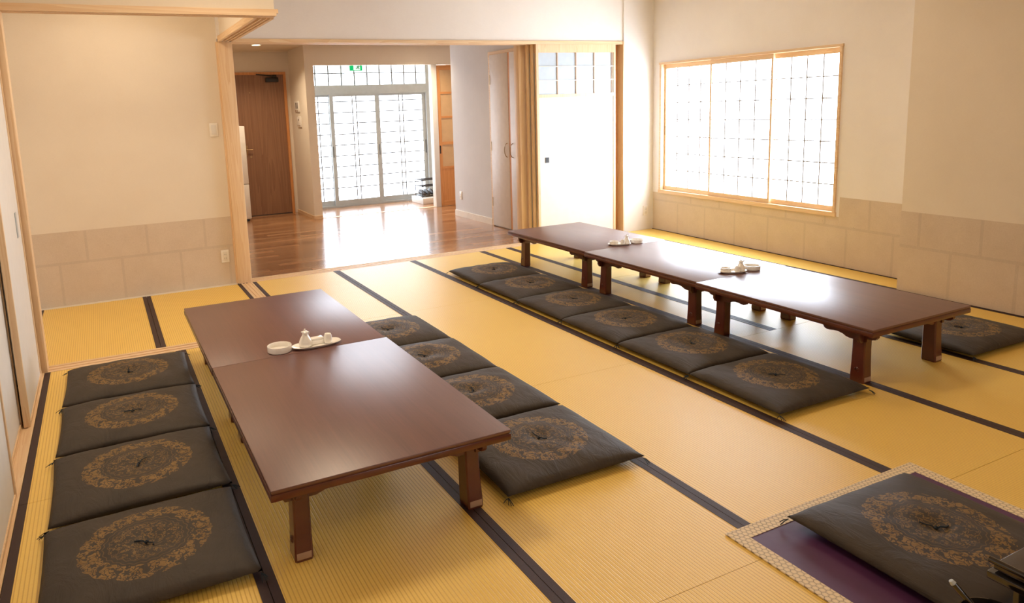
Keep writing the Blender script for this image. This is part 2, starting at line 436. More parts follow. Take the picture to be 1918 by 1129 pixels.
# washi dado: single sheets with lapped joints
def dado(parent, length, joints_up, joints_lo, place):
    """place(s0,s1,z0,z1,t) adds a box of thickness t on the wall between s0 and s1"""
    for zs, js in (((.375, .652), joints_up), ((.0, .375), joints_lo)):
        e = [0]+[j for j in js if 0.02 < j < length-.02]+[length]
        for a, b_ in zip(e[:-1], e[1:]):
            place(a, b_-.0004, zs[0], zs[1], .0016, 'washi_sheet', M['washi'])
        for j in e[1:-1]: place(j-.011, j+.011, zs[0]+.004, zs[1]-.004, .0019, 'washi_lap', M['washi_lap'])
    place(.002, length-.002, .362, .386, .0021, 'washi_lap', M['washi_lap'])
def pl_left(a, b_, z0, z1, t, nm, mt): MB().box(-.605+a, -.605+b_, 7.10-t, 7.0999, z0, z1).obj(nm, mt, wall_bl)
dado(wall_bl, 1.675, [.419, .916, 1.416], [.196, .691, 1.187, 1.62], pl_left)
def pl_bump(a, b_, z0, z1, t, nm, mt): MB().box(5.70-t, 5.6999, 3.60-a, 3.60-b_, z0, z1).obj(nm, mt, wall_bump)
dado(wall_bump, 4.6, [.15+.45*k for k in range(10)], [.395+.45*k for k in range(10)], pl_bump)
def pl_win(a, b_, z0, z1, t, nm, mt): MB().box(-t, .0001, 3.2-a, 3.2-b_, z0, z1).obj(nm, mt, wall_win)
# below the window the sheets stop at the frame
L3 = 3.4
for zs, off in (((.375, .652), .22), ((.0, .375), .0)):
    e = [0]+[off+.45*k for k in range(1, 8) if off+.45*k < L3-.05]+[L3]
    for a, b_ in zip(e[:-1], e[1:]):
        lo, hi = 3.2-b_, 3.2-a
        top = zs[1]
        if zs[0] > .3:
            # piece cut around the window frame
            segs = []
            if lo < u0-.04: segs.append((lo, min(hi, u0-.04), .652))
            if hi > u0-.04: segs.append((max(lo, u0-.04), hi, .468))
            for s0, s1, zt in segs:
                if s1-s0 > .01: MB().box(-.0016, .0001, s0+.001, s1-.001, zs[0], zt).obj('washi_sheet', M['washi'], wall_win)
            if lo > -.1: MB().box(-.0019, .0001, lo-.011, lo+.011, zs[0]+.004, (.468 if lo > u0 else .648)).obj('washi_lap', M['washi_lap'], wall_win)
        else:
            MB().box(-.0016, .0001, lo+.001, hi-.001, zs[0], zs[1]-.001).obj('washi_sheet', M['washi'], wall_win)
            if lo > -.1: MB().box(-.0019, .0001, lo-.011, lo+.011, zs[0]+.004, zs[1]-.004).obj('washi_lap', M['washi_lap'], wall_win)
MB().box(-.0021, .0001, -.2, 3.198, .362, .386).obj('washi_lap', M['washi_lap'], wall_win)

# posts, beams, lintels
pz = M['pine_z']
def post(name, x0, x1, y0, y1, z0, z1, mt=None):
    b = MB(); b.box(x0, x1, y0, y1, z0, z1, b=.003); return struct(b.obj(name, mt or pz))
post('trim_5', 1.07, 1.197, 7.045, 7.215, 0, 2.262)
MB_ = MB().box(1.056, 1.072, 7.075, 7.10, 0, 2.262); struct(MB_.obj('trim_6', pz))
post('trim_7', -.60, -.445, 5.226, 5.345, 0, 2.275)
# head beam of the alcove opening, with two grooves below
b = MB(); b.box(-.60, 1.218, 5.228, 5.362, 2.285, 2.312)
for y0, y1 in ((5.228, 5.252), (5.282, 5.308), (5.338, 5.362)): b.box(-.60, 1.205, y0, y1, 2.268, 2.285)
struct(b.obj('trim_8', M['pine_x']))
b = MB(); b.box(1.072, 1.216, 5.362, 7.058, 2.285, 2.312)
for x0, x1 in ((1.072, 1.098), (1.122, 1.134), (1.158, 1.170), (1.190, 1.214)): b.box(x0, x1, 5.362, 7.05, 2.262, 2.285)
struct(b.obj('trim_9', M['pine_y']))
b = MB(); b.box(1.197, 5.70, 7.045, 7.225, 2.268, 2.290)
for y0, y1 in ((7.045, 7.066), (7.108, 7.118), (7.158, 7.168), (7.205, 7.225)): b.box(1.197, 5.70, y0, y1, 2.256, 2.268)
struct(b.obj('trim_10', M['pine_x']))
b = MB(); b.box(-.60, -.455, -3.1, 5.228, 2.285, 2.312); b.box(-.475, -.455, -3.1, 5.228, 2.262, 2.285)
struct(b.obj('trim_11', M['pine_y']))
struct(MB().box(5.688, 5.702, 7.036, 7.22, 0, 2.29).obj('trim_12', pz))
struct(MB().box(5.612, 5.688, 7.15, 7.22, 0, 2.25).obj('trim_13', M['amber_z']))
struct(MB().box(4.36, 4.46, 7.232, 7.34, 0, 2.56, b=.003).obj('trim_14', pz))

# fusuma of the big opening: front panel with a paper grid on top
def fusuma(name, x0, x1, y0, y1, label, grid=False, pull=None):
    s = sempty(name, (0,0,0), 0, label); st = .03
    b = MB()
    b.box(x0, x0+st, y0, y1, .004, 2.262); b.box(x1-st, x1, y0, y1, .004, 2.262)
    b.box(x0+st, x1-st, y0, y1, 2.165, 2.262); b.box(x0+st, x1-st, y0, y1, .004, .045)
    if grid: b.box(x0+st, x1-st, y0, y1, 1.665, 1.70)
    b.obj('door_frame', M['pine_z'], s)
    MB().box(x0+st, x1-st, y0+.008, y1-.004, .045, 1.665 if grid else 2.165).obj('door_panel', M['white_panel'], s)
    if grid:
        MB().box(x0+st, x1-st, y0+.014, y1-.010, 1.70, 2.165).obj('paper_pane', M['frost_panel'], s)
        n = 4; p = (x1-x0-2*st-.02)/n
        for k in range(1, n+1):
            xx = x0+st+k*p
            MB().box(xx-.006, xx+.006, y0+.004, y0+.014, 1.70, 2.165).obj('lattice_bar', M['pale_bar'], s)
        for zz in (1.855, 2.010):
            MB().box(x0+st, x1-st, y0+.003, y0+.0135, zz-.005, zz+.005).obj('lattice_bar', M['white_plastic'], s)
    if pull:
        h = MB().box(pull[0]-.024, pull[0]+.024, y0+.002, y0+.0085, pull[1]-.03, pull[1]+.03).obj('door_pull', M['dark_plastic'], s)
    return s
M['pale_bar'] = plain('pinkish_lattice_wood', (196,166,142), .5)
M['frost_panel'] = plain('milky_panel', (190,202,214), .35)
fusuma('door_1', 4.495, 5.605, 7.075, 7.105, 'white sliding door with a lattice of milky panes along its top', True, (4.625, .955))
fusuma('door_2', 4.462, 5.57, 7.122, 7.152, 'sliding door leaf stacked behind the white lattice-topped one')
fusuma('door_3', 4.43, 5.54, 7.170, 7.200, 'rearmost sliding door leaf of the stack in the wide opening')

# left fusuma (plane x): three leaves
def fus_left(name, xf, y0, y1, label, pull=None):
    s = sempty(name, (0,0,0), 0, label); t_ = .032; st = .026
    b = MB(); x0, x1 = xf-t_, xf
    b.box(x0, x1, y0, y0+st, .002, 2.272); b.box(x0, x1, y1-st, y1, .002, 2.272)
    b.box(x0, x1, y0+st, y1-st, 2.24, 2.272); b.box(x0, x1, y0+st, y1-st, .002, .02)
    b.obj('door_frame', M['pine_z'], s)
    MB().box(x0+.006, x1-.006, y0+st, y1-st, .02, 2.24).obj('door_panel', M['white_panel'], s)
    if pull: MB().box(x1-.006, x1-.002, pull-.03, pull+.03, .93, 1.08).obj('door_pull', M['grey_alu'], s)
fus_left('door_4', -.478, 4.30, 5.19, 'white sliding door leaf beside the alcove opening, slim upright pull', 4.965)
fus_left('door_5', -.522, 3.42, 4.36, 'white sliding door leaf set back behind its neighbours')
fus_left('door_6', -.476, 2.56, 3.50, 'white sliding door leaf nearest the viewer in the left wall')
fus_left('door_7', -.522, 1.66, 2.62, None)
fus_left('door_8', -.476, .75, 1.70, None)

# window_1 : three shoji leaves in a pine casing, on the turned wall
win = struct(SP(link('window_1', None)), 'wide three-leaf shoji window glowing with daylight')
cas = MB()
cas.box(-.02, .14, u0-.012, u1+.012, uz0-.018, uz0+.022); cas.box(-.02, .14, u0-.012, u1+.012, uz1-.012, uz1+.012)
cas.box(-.016, .14, u0-.004, u0+.022, uz0+.022, uz1-.012); cas.box(-.016, .14, u1-.03, u1+.004, uz0+.022, uz1-.012)
cas.obj('window_frame', M['pine_y'], win)
def shoji(x, a, b_, pull):
    z0, z1 = uz0+.024, uz1-.014; st = .024
    f = MB(); f.box(x, x+.028, a, a+st, z0, z1); f.box(x, x+.028, b_-st, b_, z0, z1)
    f.box(x, x+.028, a+st, b_-st, z0, z0+.045); f.box(x, x+.028, a+st, b_-st, z1-.05, z1)
    o = f.obj('shoji_leaf', M['pine_y'], win)
    MB().box(x+.018, x+.0185, a+st-.003, b_-st+.003, z0+.042, z1-.047).obj('paper', M['paper'], o)
    for k in (1,2,3):
        yy = a+st+(b_-a-2*st)*k/4
        MB().box(x+.006, x+.018, yy-.0055, yy+.0055, z0+.045, z1-.05).obj('lattice_bar', M['shoji_wood'], o)
    for k in range(1,7):
        zz = z0+.045+(z1-z0-.095)*k/7
        MB().box(x+.007, x+.0175, a+st, b_-st, zz-.0048, zz+.0048).obj('lattice_bar', M['shoji_wood'], o)
    if pull: MB().box(x-.001, x+.004, pull-.006, pull+.006, 1.17, 1.28).obj('door_pull', M['brass'], o)
shoji(.036, 2.235, 3.043, 3.03); shoji(.002, 1.40, 2.262, 2.25); shoji(.040, .650, 1.425, None)
# fill light added behind the viewer, shaped as an unseen paper window
w2 = sempty('fill_window', (0,0,0), 0, 'unseen paper window added behind the viewer as fill light')
MB().box(1.6, 4.6, -3.1, -3.075, .55, 1.95).obj('window_frame', M['pine_x'], w2)
for k in range(3): MB().box(1.66+.97*k, 2.57+.97*k, -3.075, -3.072, .61, 1.89).obj('paper', M['fill_paper'], w2)
# daylight lies behind: an outer wall plate closes the reveal
struct(SP(MB().box(.14, .16, -.4, 3.4, -.05, ZC).obj('wall_right_outer', W)))

# ------------------------------------------------------------------ hall
HC = 2.56
hf = struct(MB().box(1.0, 6.0, 7.215, 12.2, -.06, -.02).obj('floor_hall', plain('hall_subfloor', (60,44,34), .8)))
pw, plen = .105, 1.18
pm = {}
y = 7.217; row = 0
while y < 11.78:
    y1 = min(y+pw, 11.79); x = 1.05-random.random()*plen
    while x < 5.9:
        a, b_ = max(x, 1.05), min(x+plen, 5.9)
        if b_-a > .03:
            MB().box(a-a, b_-a-.0012, 0, y1-y-.0012, -.02, 0).obj('floor_plank', M['hall_wood'], hf, (a, y, 0))
        x += plen
    y += pw; row += 1
struct(MB().box(1.0, 6.0, 7.22, 12.2, HC, HC+.05).obj('ceiling_hall', M['ceiling']))
struct(MB().box(1.0, 6.0, 11.62, 11.66, HC-.02, HC).obj('trim_15', M['ceiling']))
wallbox('wall_hall_left', 1.0, 1.07, 7.22, 11.7, -.02, HC)
b = MB(); b.box(1.0, 1.86, 11.70, 11.8, -.02, HC); b.box(2.76, 2.82, 11.70, 11.8, -.02, HC); b.box(1.86, 2.76, 11.70, 11.8, 2.24, HC)
struct(b.obj('wall_hall_back', W))
b = MB(); b.box(2.82, 2.95, 10.72, 11.8, -.02, HC); b.box(2.95, 5.9, 10.72, 10.82, 2.276, HC)
struct(b.obj('wall_hall_header', W))
struct(MB().box(4.70, 5.9, 7.235, 9.70, -.02, HC).obj('wall_hall_right', M['hall_wall']))
wallbox('wall_hall_far_right', 5.9, 6.0, 9.7, 11.9, -.02, HC)
wallbox('wall_entrance_side', 5.34, 5.9, 11.2, 11.9, -.02, HC)
bb = M['baseboard']
struct(MB().box(4.688, 4.70, 8.56, 9.70, 0, .085).obj('baseboard_hall_right', bb))
struct(MB().box(2.808, 2.82, 10.72, 11.7, 0, .05).obj('baseboard_hall_left', M['pine_y']))
struct(MB().box(2.82, 2.95, 10.708, 10.72, 0, .05).obj('baseboard_hall_front', M['pine_x']))
# pale threshold and white jamb of the entrance opening
struct(MB().box(2.95, 4.84, 10.72, 10.80, -.002, .004).obj('trim_16', M['pine_x']))
struct(MB().box(4.845, 4.935, 10.71, 10.83, 0, 2.276, b=.003).obj('trim_17', M['white_panel']))

# entrance glazing (door_10): grey aluminium, frosted glass, fine muntins
en = sempty('door_10', (0,0,0), 0, 'daylit entrance glazing of grey aluminium with frosted panes')
b = MB()
b.box(2.99, 5.215, 11.792, 11.87, 1.868, 2.02); b.box(2.99, 5.215, 11.792, 11.87, 2.44, 2.56)
b.box(5.215, 5.34, 11.79, 11.87, 0, 2.56); b.box(2.99, 5.215, 11.792, 11.87, 0, .03); b.box(2.95, 2.99, 11.79, 11.87, 0, 2.56)
b.obj('door_frame', M['grey_alu'], en)
MB().box(2.99, 5.215, 11.835, 11.84, 2.02, 2.44).obj('transom_pane', M['frost'], en)
for k in range(10):
    xx = 3.05+.2225*k
    MB().box(xx-.011, xx+.011, 11.822, 11.835, 2.02, 2.44).obj('muntin', M['muntin'], en)
MB().box(2.99, 5.215, 11.820, 11.834, 2.206, 2.222).obj('muntin', M['muntin'], en)
def ent_leaf(x0, x1, y, name='sliding_leaf'):
    f = MB(); st = .065
    f.box(x0, x0+st, y, y+.03, .03, 1.868); f.box(x1-st, x1, y, y+.03, .03, 1.868)
    f.box(x0+st, x1-st, y, y+.03, .03, .115); f.box(x0+st, x1-st, y, y+.03, 1.835, 1.868)
    o = f.obj(name, M['grey_alu'], en)
    MB().box(x0+st, x1-st, y+.014, y+.018, .115, 1.835).obj('frosted_pane', M['frost'], o)
    for k in range(1, 10):
        zz = .115+.1785*k+.03
        if zz < 1.82: MB().box(x0+st, x1-st, y+.005, y+.0135, zz-.008, zz+.008).obj('muntin', M['muntin'], o)
    c = (x0+x1)/2
    for xx in (c-.035, c+.035): MB().box(xx-.008, xx+.008, y+.004, y+.0138, .115, 1.835).obj('muntin', M['muntin'], o)
    return o
M['pull_grey'] = plain('pull_grey', (96,104,110), .4)
ent_leaf(2.99, 3.535, 11.835); l2 = ent_leaf(3.48, 4.335, 11.80); l3 = ent_leaf(4.30, 5.215, 11.835)
for xx in (3.50, 4.315): MB().box(xx-.007, xx+.007, 11.794, 11.80, .84, 1.02).obj('door_pull', M['pull_grey'], l2)
MB().box(5.185, 5.205, 11.827, 11.835, .82, 1.05).obj('door_pull', M['pull_grey'], l3)
struct(MB().box(2.9, 5.9, 11.87, 11.93, -.02, HC).obj('wall_entrance', W))

# wooden glazed sliding door right of the entrance (door_11)
wd = sempty('door_11', (0,0,0), 0, 'amber wooden sliding door with a ladder of panes')
b = MB(); b.box(4.94, 5.0, 10.735, 10.77, .004, 2.262); b.box(5.72, 5.78, 10.735, 10.77, .004, 2.262)
b.obj('door_frame', M['amber_z'], wd)
for z0, z1 in ((2.19, 2.262), (1.812, 1.842), (1.428, 1.456), (1.0, 1.046), (.612, .648), (.004, .09)):
    MB().box(5.0, 5.72, 10.737, 10.768, z0, z1).obj('door_rail', M['amber_x'], wd)
MB().box(5.0, 5.72, 10.748, 10.758, .09, .612).obj('door_panel', M['amber_z'], wd)
M['tan_glass'] = plain('tan_translucent_pane', (206,170,126), .3)
for z0, z1 in ((1.842, 2.19), (1.456, 1.812), (1.046, 1.428), (.648, 1.0)):
    MB().box(5.0, 5.72, 10.75, 10.755, z0, z1).obj('pane', M['tan_glass'], wd)
MB().box(4.955, 4.975, 10.730, 10.736, .86, .99).obj('door_pull', M['dark_plastic'], wd)

# brown hall door (door_9)
bd = sempty('door_9', (0,0,0), 0, 'dark brown flush door with a black closer arm')
b = MB(); b.box(1.86, 1.90, 11.675, 11.78, 0, 2.20); b.box(2.72, 2.76, 11.675, 11.78, 0, 2.20); b.box(1.86, 2.76, 11.675, 11.78, 2.20, 2.24)
b.obj('door_frame', M['amber_z'], bd)
MB().box(1.90, 2.72, 11.70, 11.74, .012, 2.20).obj('door_panel', M['brown_door'], bd)
MB().box(1.90, 2.72, 11.70, 11.74, -.001, .012).obj('door_seal', M['dark_plastic'], bd)
c = MB(); c.box(2.44, 2.64, 11.64, 11.70, 2.085, 2.155, b=.012); c.tube([(2.60,11.65,2.17),(2.45,11.60,2.185),(2.30,11.66,2.205)], .010)
c.box(2.55, 2.61, 11.64, 11.69, 2.155, 2.195, b=.006); c.obj('door_closer', M['dark_plastic'], bd)
h = MB(); h.lathe([(.022,0),(.022,.008)], (0,0,0)); h = MB()
h.box(2.04, 2.09, 11.695, 11.70, .96, 1.12, b=.002); h.tube([(2.07,11.70,1.055),(2.07,11.65,1.055),(2.16,11.645,1.055)], .009); h.obj('door_handle', M['brass'], bd)
MB().tube([(2.19,11.703,1.93),(2.19,11.694,1.93)], .010, 12).obj('peephole', M['brass'], bd)
MB().tube([(2.135,11.703,.94),(2.135,11.692,.94)], .016, 12).obj('keyhole', M['brass'], bd)

# closet (door_12) in the hall right wall
cl = sempty('door_12', (0,0,0), 0, 'pair of pale closet doors in a light wood frame with bow handles')
b = MB(); b.box(4.685, 4.70, 8.50, 8.545, 0, 2.285); b.box(4.685, 4.70, 7.42, 8.50, 2.245, 2.285); b.box(4.685, 4.70, 7.42, 7.455, 0, 2.245)
b.obj('door_frame', M['pine_y'], cl)
for y0, y1 in ((8.03, 8.495), (7.46, 7.985)):
    o = MB().box(4.676, 4.6995, y0, y1, .012, 2.243, b=.002).obj('closet_door', M['pale_panel'], cl)
    hy = y0+.045 if y0 > 8 else y1-.05
    MB().tube([(4.676,hy,1.12),(4.655,hy,1.11),(4.636,hy,1.07),(4.630,hy,1.03),(4.636,hy,.99),(4.655,hy,.95),(4.676,hy,.94)], .005).obj('door_handle', M['brass'], o)
MB().box(4.680, 4.6995, 7.985, 8.03, .012, 2.243).obj('door_stile', M['amber_z'], cl)
for zz in (1.93, 1.07, .33): MB().box(4.672, 4.686, 8.488, 8.505, zz-.06, zz+.06).obj('hinge', M['brass'], cl)

# ================================================================== THINGS
# ---- low tables
TH = .35
def low_table(name, label, x0, y0, wd, ln, group):
    t_ = thing(name, label, 'table', (x0, y0, 0), 0, group)
    H = TH
    MB().box(0, wd, 0.001, ln-.001, H-.012, H, b=.003).obj('tabletop', M['lacquer_top'], t_)
    e = MB(); e.box(.004, wd-.004, .005, ln-.005, H-.0165, H-.0118); e.box(-.002, wd+.002, -.0015+.003, ln-.0015, H-.044, H-.0165, b=.004)
    e.obj('edge_moulding', M['lacquer'], t_)
    # aprons: long sides and short sides with ogee brackets by the legs
    ix, iy = .088, .100; lw, ld = .066, .084
    zt = H-.044
    def mirrored(half, a0, a1):
        return [(a0, zt)]+[(a0+u, zt-d) for u, d in half]+[(a1-u, zt-d) for u, d in reversed(half)]+[(a1, zt)]
    longh = [(0,.026),(.012,.040),(.030,.044),(.058,.046),(.060,.066),(.165,.066),(.185,.062),(.205,.052),(.235,.046),(.262,.047),(.285,.051),(.305,.052),(.322,.046),(.332,.030),(.336,.012)]
    for xx in (ix+.002, wd-ix-.002-.020):
        a = MB(); a.prism(mirrored(longh, .035, ln-.035), 'x', xx, xx+.020); a.obj('apron', M['lacquer'], t_)
    shorth = [(0,.050),(.012,.070),(.125,.072),(.150,.064),(.170,.057),(.185,.056),(.210,.058),(.225,.056),(.240,.048)]
    for yy in (iy+.012, ln-iy-.012-.020):
        a = MB(); a.prism(mirrored(shorth, ix-.035, wd-ix+.035), 'y', yy, yy+.020); a.obj('apron', M['lacquer'], t_)
    # legs: tapering up, flared foot, carved scroll on the long-side face, worn label on the end face
    for sx in (0, 1):
        for sy in (0, 1):
            cx = ix+lw/2 if sx == 0 else wd-ix-lw/2
            cy = iy+ld/2 if sy == 0 else ln-iy-ld/2
            ox = -1 if sx == 0 else 1; oy = -1 if sy == 0 else 1
            b = MB(); prof = [(H-.044, .93, .0), (H-.10, .93, .0), (.19, .93, .001), (.10, .97, .004), (.04, 1.02, .008), (.008, 1.04, .009), (0, .99, .009)]
            vs = []; fs = []
            for z, s, off in prof:
                hx, hy = lw/2*s, ld/2*s; q = .006
                px, py = cx+ox*off*.6, cy+oy*off*.5
                for dx, dy in ((-hx+q,-hy),(hx-q,-hy),(hx,-hy+q),(hx,hy-q),(hx-q,hy),(-hx+q,hy),(-hx,hy-q),(-hx,-hy+q)): vs.append((px+dx, py+dy, z))
            for i in range(len(prof)-1):
                for k in range(8): fs.append((i*8+k, i*8+(k+1) % 8, (i+1)*8+(k+1) % 8, (i+1)*8+k))
            fs += [tuple(range(7,-1,-1)), tuple(len(prof)*8-8+k for k in range(8))]
            b.add(vs, fs); leg = b.obj('leg', M['lacquer'], t_)
            px, py = cx+ox*.0054, cy+oy*.0045
            fx = px+ox*(lw/2*1.005)
            pts = [(fx, py+.015*math.cos(a)*(1-a/12), .062+.016*math.sin(a)*(1-a/12)+.010) for a in [k*.5 for k in range(18)]]
            MB().tube(pts, .0018, 5).obj('scroll_carving', M['lacquer'], leg)
            fy = py+oy*(ld/2*1.03)
            MB().box(px-.027, px+.027, fy-.0012, fy+.0012, .010, .036, b=.001).obj('foot_label', M['foot_label'], leg)
    return t_
gt = 'low lacquered tables'
low_table('low_table', 'nearest reddish-brown low table, front one of the left pair', .397, 2.322, .932, 1.370, gt)
low_table('low_table', 'rear reddish-brown low table of the left pair, near the alcove', .395, 3.692, .927, 1.305, gt)
low_table('low_table', 'front reddish-brown low table of the right row of three', 3.583, 2.372, .880, 1.290, gt)
low_table('low_table', 'middle table of the right row, with dark legs and pale window glare', 3.600, 3.662, .877, 1.303, gt)
low_table('low_table', 'farthest table of the right row, in front of the white lattice door', 3.612, 4.965, .880, 1.305, gt)

# ---- floor cushions
def cushion_mesh(seed, wx=.70, wy=.66, T=.080):
    rnd = random.Random(seed); N = 34
    ph = [(rnd.uniform(4, 16), rnd.uniform(0, 6.28), rnd.uniform(0, 6.28), rnd.uniform(.3, 1)) for _ in range(7)]
    def pt(i, j, side):
        u = -1+2*i/N; v = -1+2*j/N
        u = math.copysign(abs(u)**.8, u); v = math.copysign(abs(v)**.8, v)
        # outline bows in a little between pointed corners
        x = u*wx/2*(1-.022*(1-v*v)); y = v*wy/2*(1-.022*(1-u*u))
        e = (1-abs(u)**3.2)*(1-abs(v)**3.2); h = max(e, 0)**.42
        r = math.hypot(x, y)
        wr = sum(a*math.sin(k*(x*math.cos(p)+y*math.sin(p))*3+q) for k, p, q, a in ph)*.0016
        crn = (1-math.exp(-((1-abs(u))*6)))
        # radial pleats from the tuft and from the corners
        an = math.atan2(y, x)
        pl = .0018*math.sin(an*9+ph[0][1])*math.exp(-((r-.10)/.09)**2)
        tuft = -.016*math.exp(-(r/.045)**2)
        if side > 0: z = T*.42+T*.58*h+(wr+pl)*h*crn+tuft
        else: z = T*.42-T*.40*h
        return (x, y, max(z, .0015))
    vs = [pt(i, j, 1) for i in range(N+1) for j in range(N+1)]; n1 = len(vs); idx = {}
    for i in range(N+1):
        for j in range(N+1):
            if i in (0, N) or j in (0, N): idx[i, j] = i*(N+1)+j
            else: idx[i, j] = len(vs); vs.append(pt(i, j, -1))
    fs = []
    for i in range(N):
        for j in range(N):
            a = i*(N+1)+j; fs.append((a, a+N+1, a+N+2, a+1)); fs.append((idx[i,j], idx[i,j+1], idx[i+1,j+1], idx[i+1,j]))
    me = bpy.data.meshes.new('cover'); me.from_pydata(vs, [], fs); me.materials.append(M['zabuton'])
    me.polygons.foreach_set('use_smooth', [True]*len(fs)); me.update()
    return me
def tuft_mesh(seed, T=.080):
    r = random.Random(seed); b = MB(); z = T-.012
    a = r.uniform(0, 6.28); dx, dy = math.cos(a), math.sin(a)
    s = r.uniform(-.012, .012)
    b.tube([(0,0,z-.004),(dx*.012,dy*.012,z+.005),(dx*.03-dy*.006,dy*.03+dx*.006,z+.006),(dx*.05+dy*s,dy*.05-dx*s,z+.010)], .0022, 6)
    b.tube([(0,0,z-.004),(-dx*.012+dy*.006,-dy*.012-dx*.006,z+.007),(-dx*.028+dy*.014,-dy*.028-dx*.014,z+.007),(-dx*.034+dy*.026,-dy*.034-dx*.026,z+.009)], .0030, 6)
    b.tube([(-.006,-.002,z+.001),(.0,.002,z+.006),(.007,.001,z+.001)], .0035, 6)
    return b.mesh('centre_tuft', M['thread'])
def tassel_mesh(seed):
    r = random.Random(seed); b = MB()
    for k in range(4):
        a = r.uniform(-.9, .9); L = r.uniform(.022, .040)
        b.tube([(0,0,.020),(math.cos(a)*L*.5, math.sin(a)*L*.5, .016),(math.cos(a)*L, math.sin(a)*L, .005)], .0016, 5)
    return b.mesh('corner_tassel', M['thread'])
CM = [cushion_mesh(s) for s in range(6)]; TM = [tuft_mesh(s) for s in range(8)]; SM = [tassel_mesh(s) for s in range(4)]
_n = [0]
def cushion(cx, cy, rz, label, group, sx=1, sy=1, sz=1, z=.0015):
    k = _n[0]; _n[0] += 1
    t_ = thing('floor_cushion', label, 'cushion', (cx, cy, z), rz, group)
    t_.scale = (sx, sy, sz)
    link('cover', CM[k % 6], t_); link('centre_tuft', TM[k % 8], t_)
    for q, (a, b_) in enumerate(((1,1),(-1,1),(-1,-1),(1,-1))):
        s = link('corner_tassel', SM[(q+k) % 4], t_, (a*.346, b_*.326, .004), math.atan2(b_, a))
    return t_
gA = 'cushions left of the left table row'; gB = 'cushions between the two table rows, beside the left tables'
gC = 'cushions in a row along the left side of the right tables'
ysL = [2.712, 3.392, 4.062, 4.735]
lbL = ['nearest of the four dark cushions by the left sliding doors', 'second nearest of the four dark cushions by the left sliding doors',
       'third dark cushion from the viewer in the row by the left sliding doors', 'farthest dark cushion of the row by the left sliding doors']
for i, yy in enumerate(ysL): cushion(.012+random.uniform(-.01,.01), yy, R(random.uniform(-1,1)), lbL[i], gA, 1.0, .995)
ysM = [2.70, 3.36, 4.02, 4.665]
lbM = ['dark cushion with gold roundel at the near right corner of the left table', 'second cushion back on the right side of the left tables, rumpled roundel',
       'third cushion back on the right side of the left tables, lying partly under the tabletop', 'farthest cushion on the right side of the left tables, half hidden by the far tabletop']
for i, yy in enumerate(ysM): cushion(1.692, yy, R(random.uniform(-1.5,1)), lbM[i], gB, 1.0, .985)
ysR = [2.69, 3.335, 3.98, 4.62, 5.26, 5.895]
lbR = ['nearest of the six cushions along the right tables', 'second of the six cushions along the right tables, counted from the viewer',
       'third of the six cushions along the right tables, counted from the viewer', 'fourth of the six cushions along the right tables, counted from the viewer',
       'fifth of the six cushions along the right tables, counted from the viewer', 'farthest of the six cushions along the right tables, nearest the hall']
for i, yy in enumerate(ysR): cushion(3.238, yy, R(random.uniform(-1,1)), lbR[i], gC, .96, .975)
cushion(4.90, 2.655, R(-1), 'lone dark cushion between the front right table and the beige wall', None, 1.06, .88)
cushion(2.50, 1.385, R(-1), 'dark cushion with large gold roundel lying on the purple rug', None, .97, 1.02, 1.05, z=.0075)

# ---- rug
rg = thing('rug', 'purple rug edged with cream hexagon brocade, under a single cushion', 'rug', (1.93, -.2, 0))
rw, rl, bw = 1.09, 2.0, .062
b = MB(); n = 30
b.box(bw-.004, rw-bw+.004, bw-.004, rl-bw+.004, .0022, .0046); b.obj('rug_field', M['purple'], rg)
b = MB(); b.box(0, bw, 0, rl, .002, .0062); b.box(rw-bw, rw, 0, rl, .002, .0062); b.box(bw, rw-bw, rl-bw, rl, .002, .0062); b.box(bw, rw-bw, 0, bw, .002, .0062)
b.obj('rug_border', M['hex'], rg)

# ---- black sutra desk and bell at the lower right corner
dk = thing('sutra_desk', 'black lacquer desk with a rolled rim at the lower right picture corner', 'desk', (2.128, .62, 0))
b = MB(); b.box(0, .62, 0, .40, .268, .285, b=.003); b.obj('desktop', M['desktop_brown'] if 'desktop_brown' in M else plain('dark_brown_lacquer', (46,30,20), .25, coat=.5), dk)
b = MB(); b.tube([(.0,.0,.292),(.0,.20,.292),(.0,.41,.292)], .009, 10); b.obj('rolled_edge', M['black_gloss'], dk)
b = MB(); b.box(-.012, .63, .0, .41, .238, .262, b=.004); b.obj('frieze', M['black_gloss'], dk)
for xx in (.04, .54):
    for yy in (.03, .33):
        MB().box(xx, xx+.035, yy, yy+.035, .009, .24, b=.003).obj('leg', M['black_gloss'], dk)
MB().box(.02, .60, .02, .39, .009, .024, b=.003).obj('base_board', M['black_gloss'], dk)
bw_ = thing('bell_bowl', 'black bowl gong on a round pad beside the black desk', 'bowl', (2.020, .955, .0065))
MB().lathe([(.085,0),(.088,.03),(.086,.055),(.080,.07)], n=28).obj('pad', plain('black_pad', (24,20,20), .8), bw_)
MB().lathe([(.03,.071),(.055,.08),(.078,.12),(.083,.17),(.080,.195),(.076,.195),(.077,.17),(.07,.125),(.03,.09)], n=32).obj('bowl_shell', M['black_gloss'], bw_)
st_ = tag(MB().tube([(0,0,0),(-.045,.052,.085),(-.090,.105,.165)], [.008,.008,.009], 10).obj('bell_striker', M['black_gloss'], None, (2.050,.925,.108)), 'black striker rod with a pale tip standing in the bowl gong', 'striker')
MB().tube([(-.089,.104,.163),(-.094,.110,.173)], [.0085,.006], 10).obj('tip', M['grey_alu'], st_)

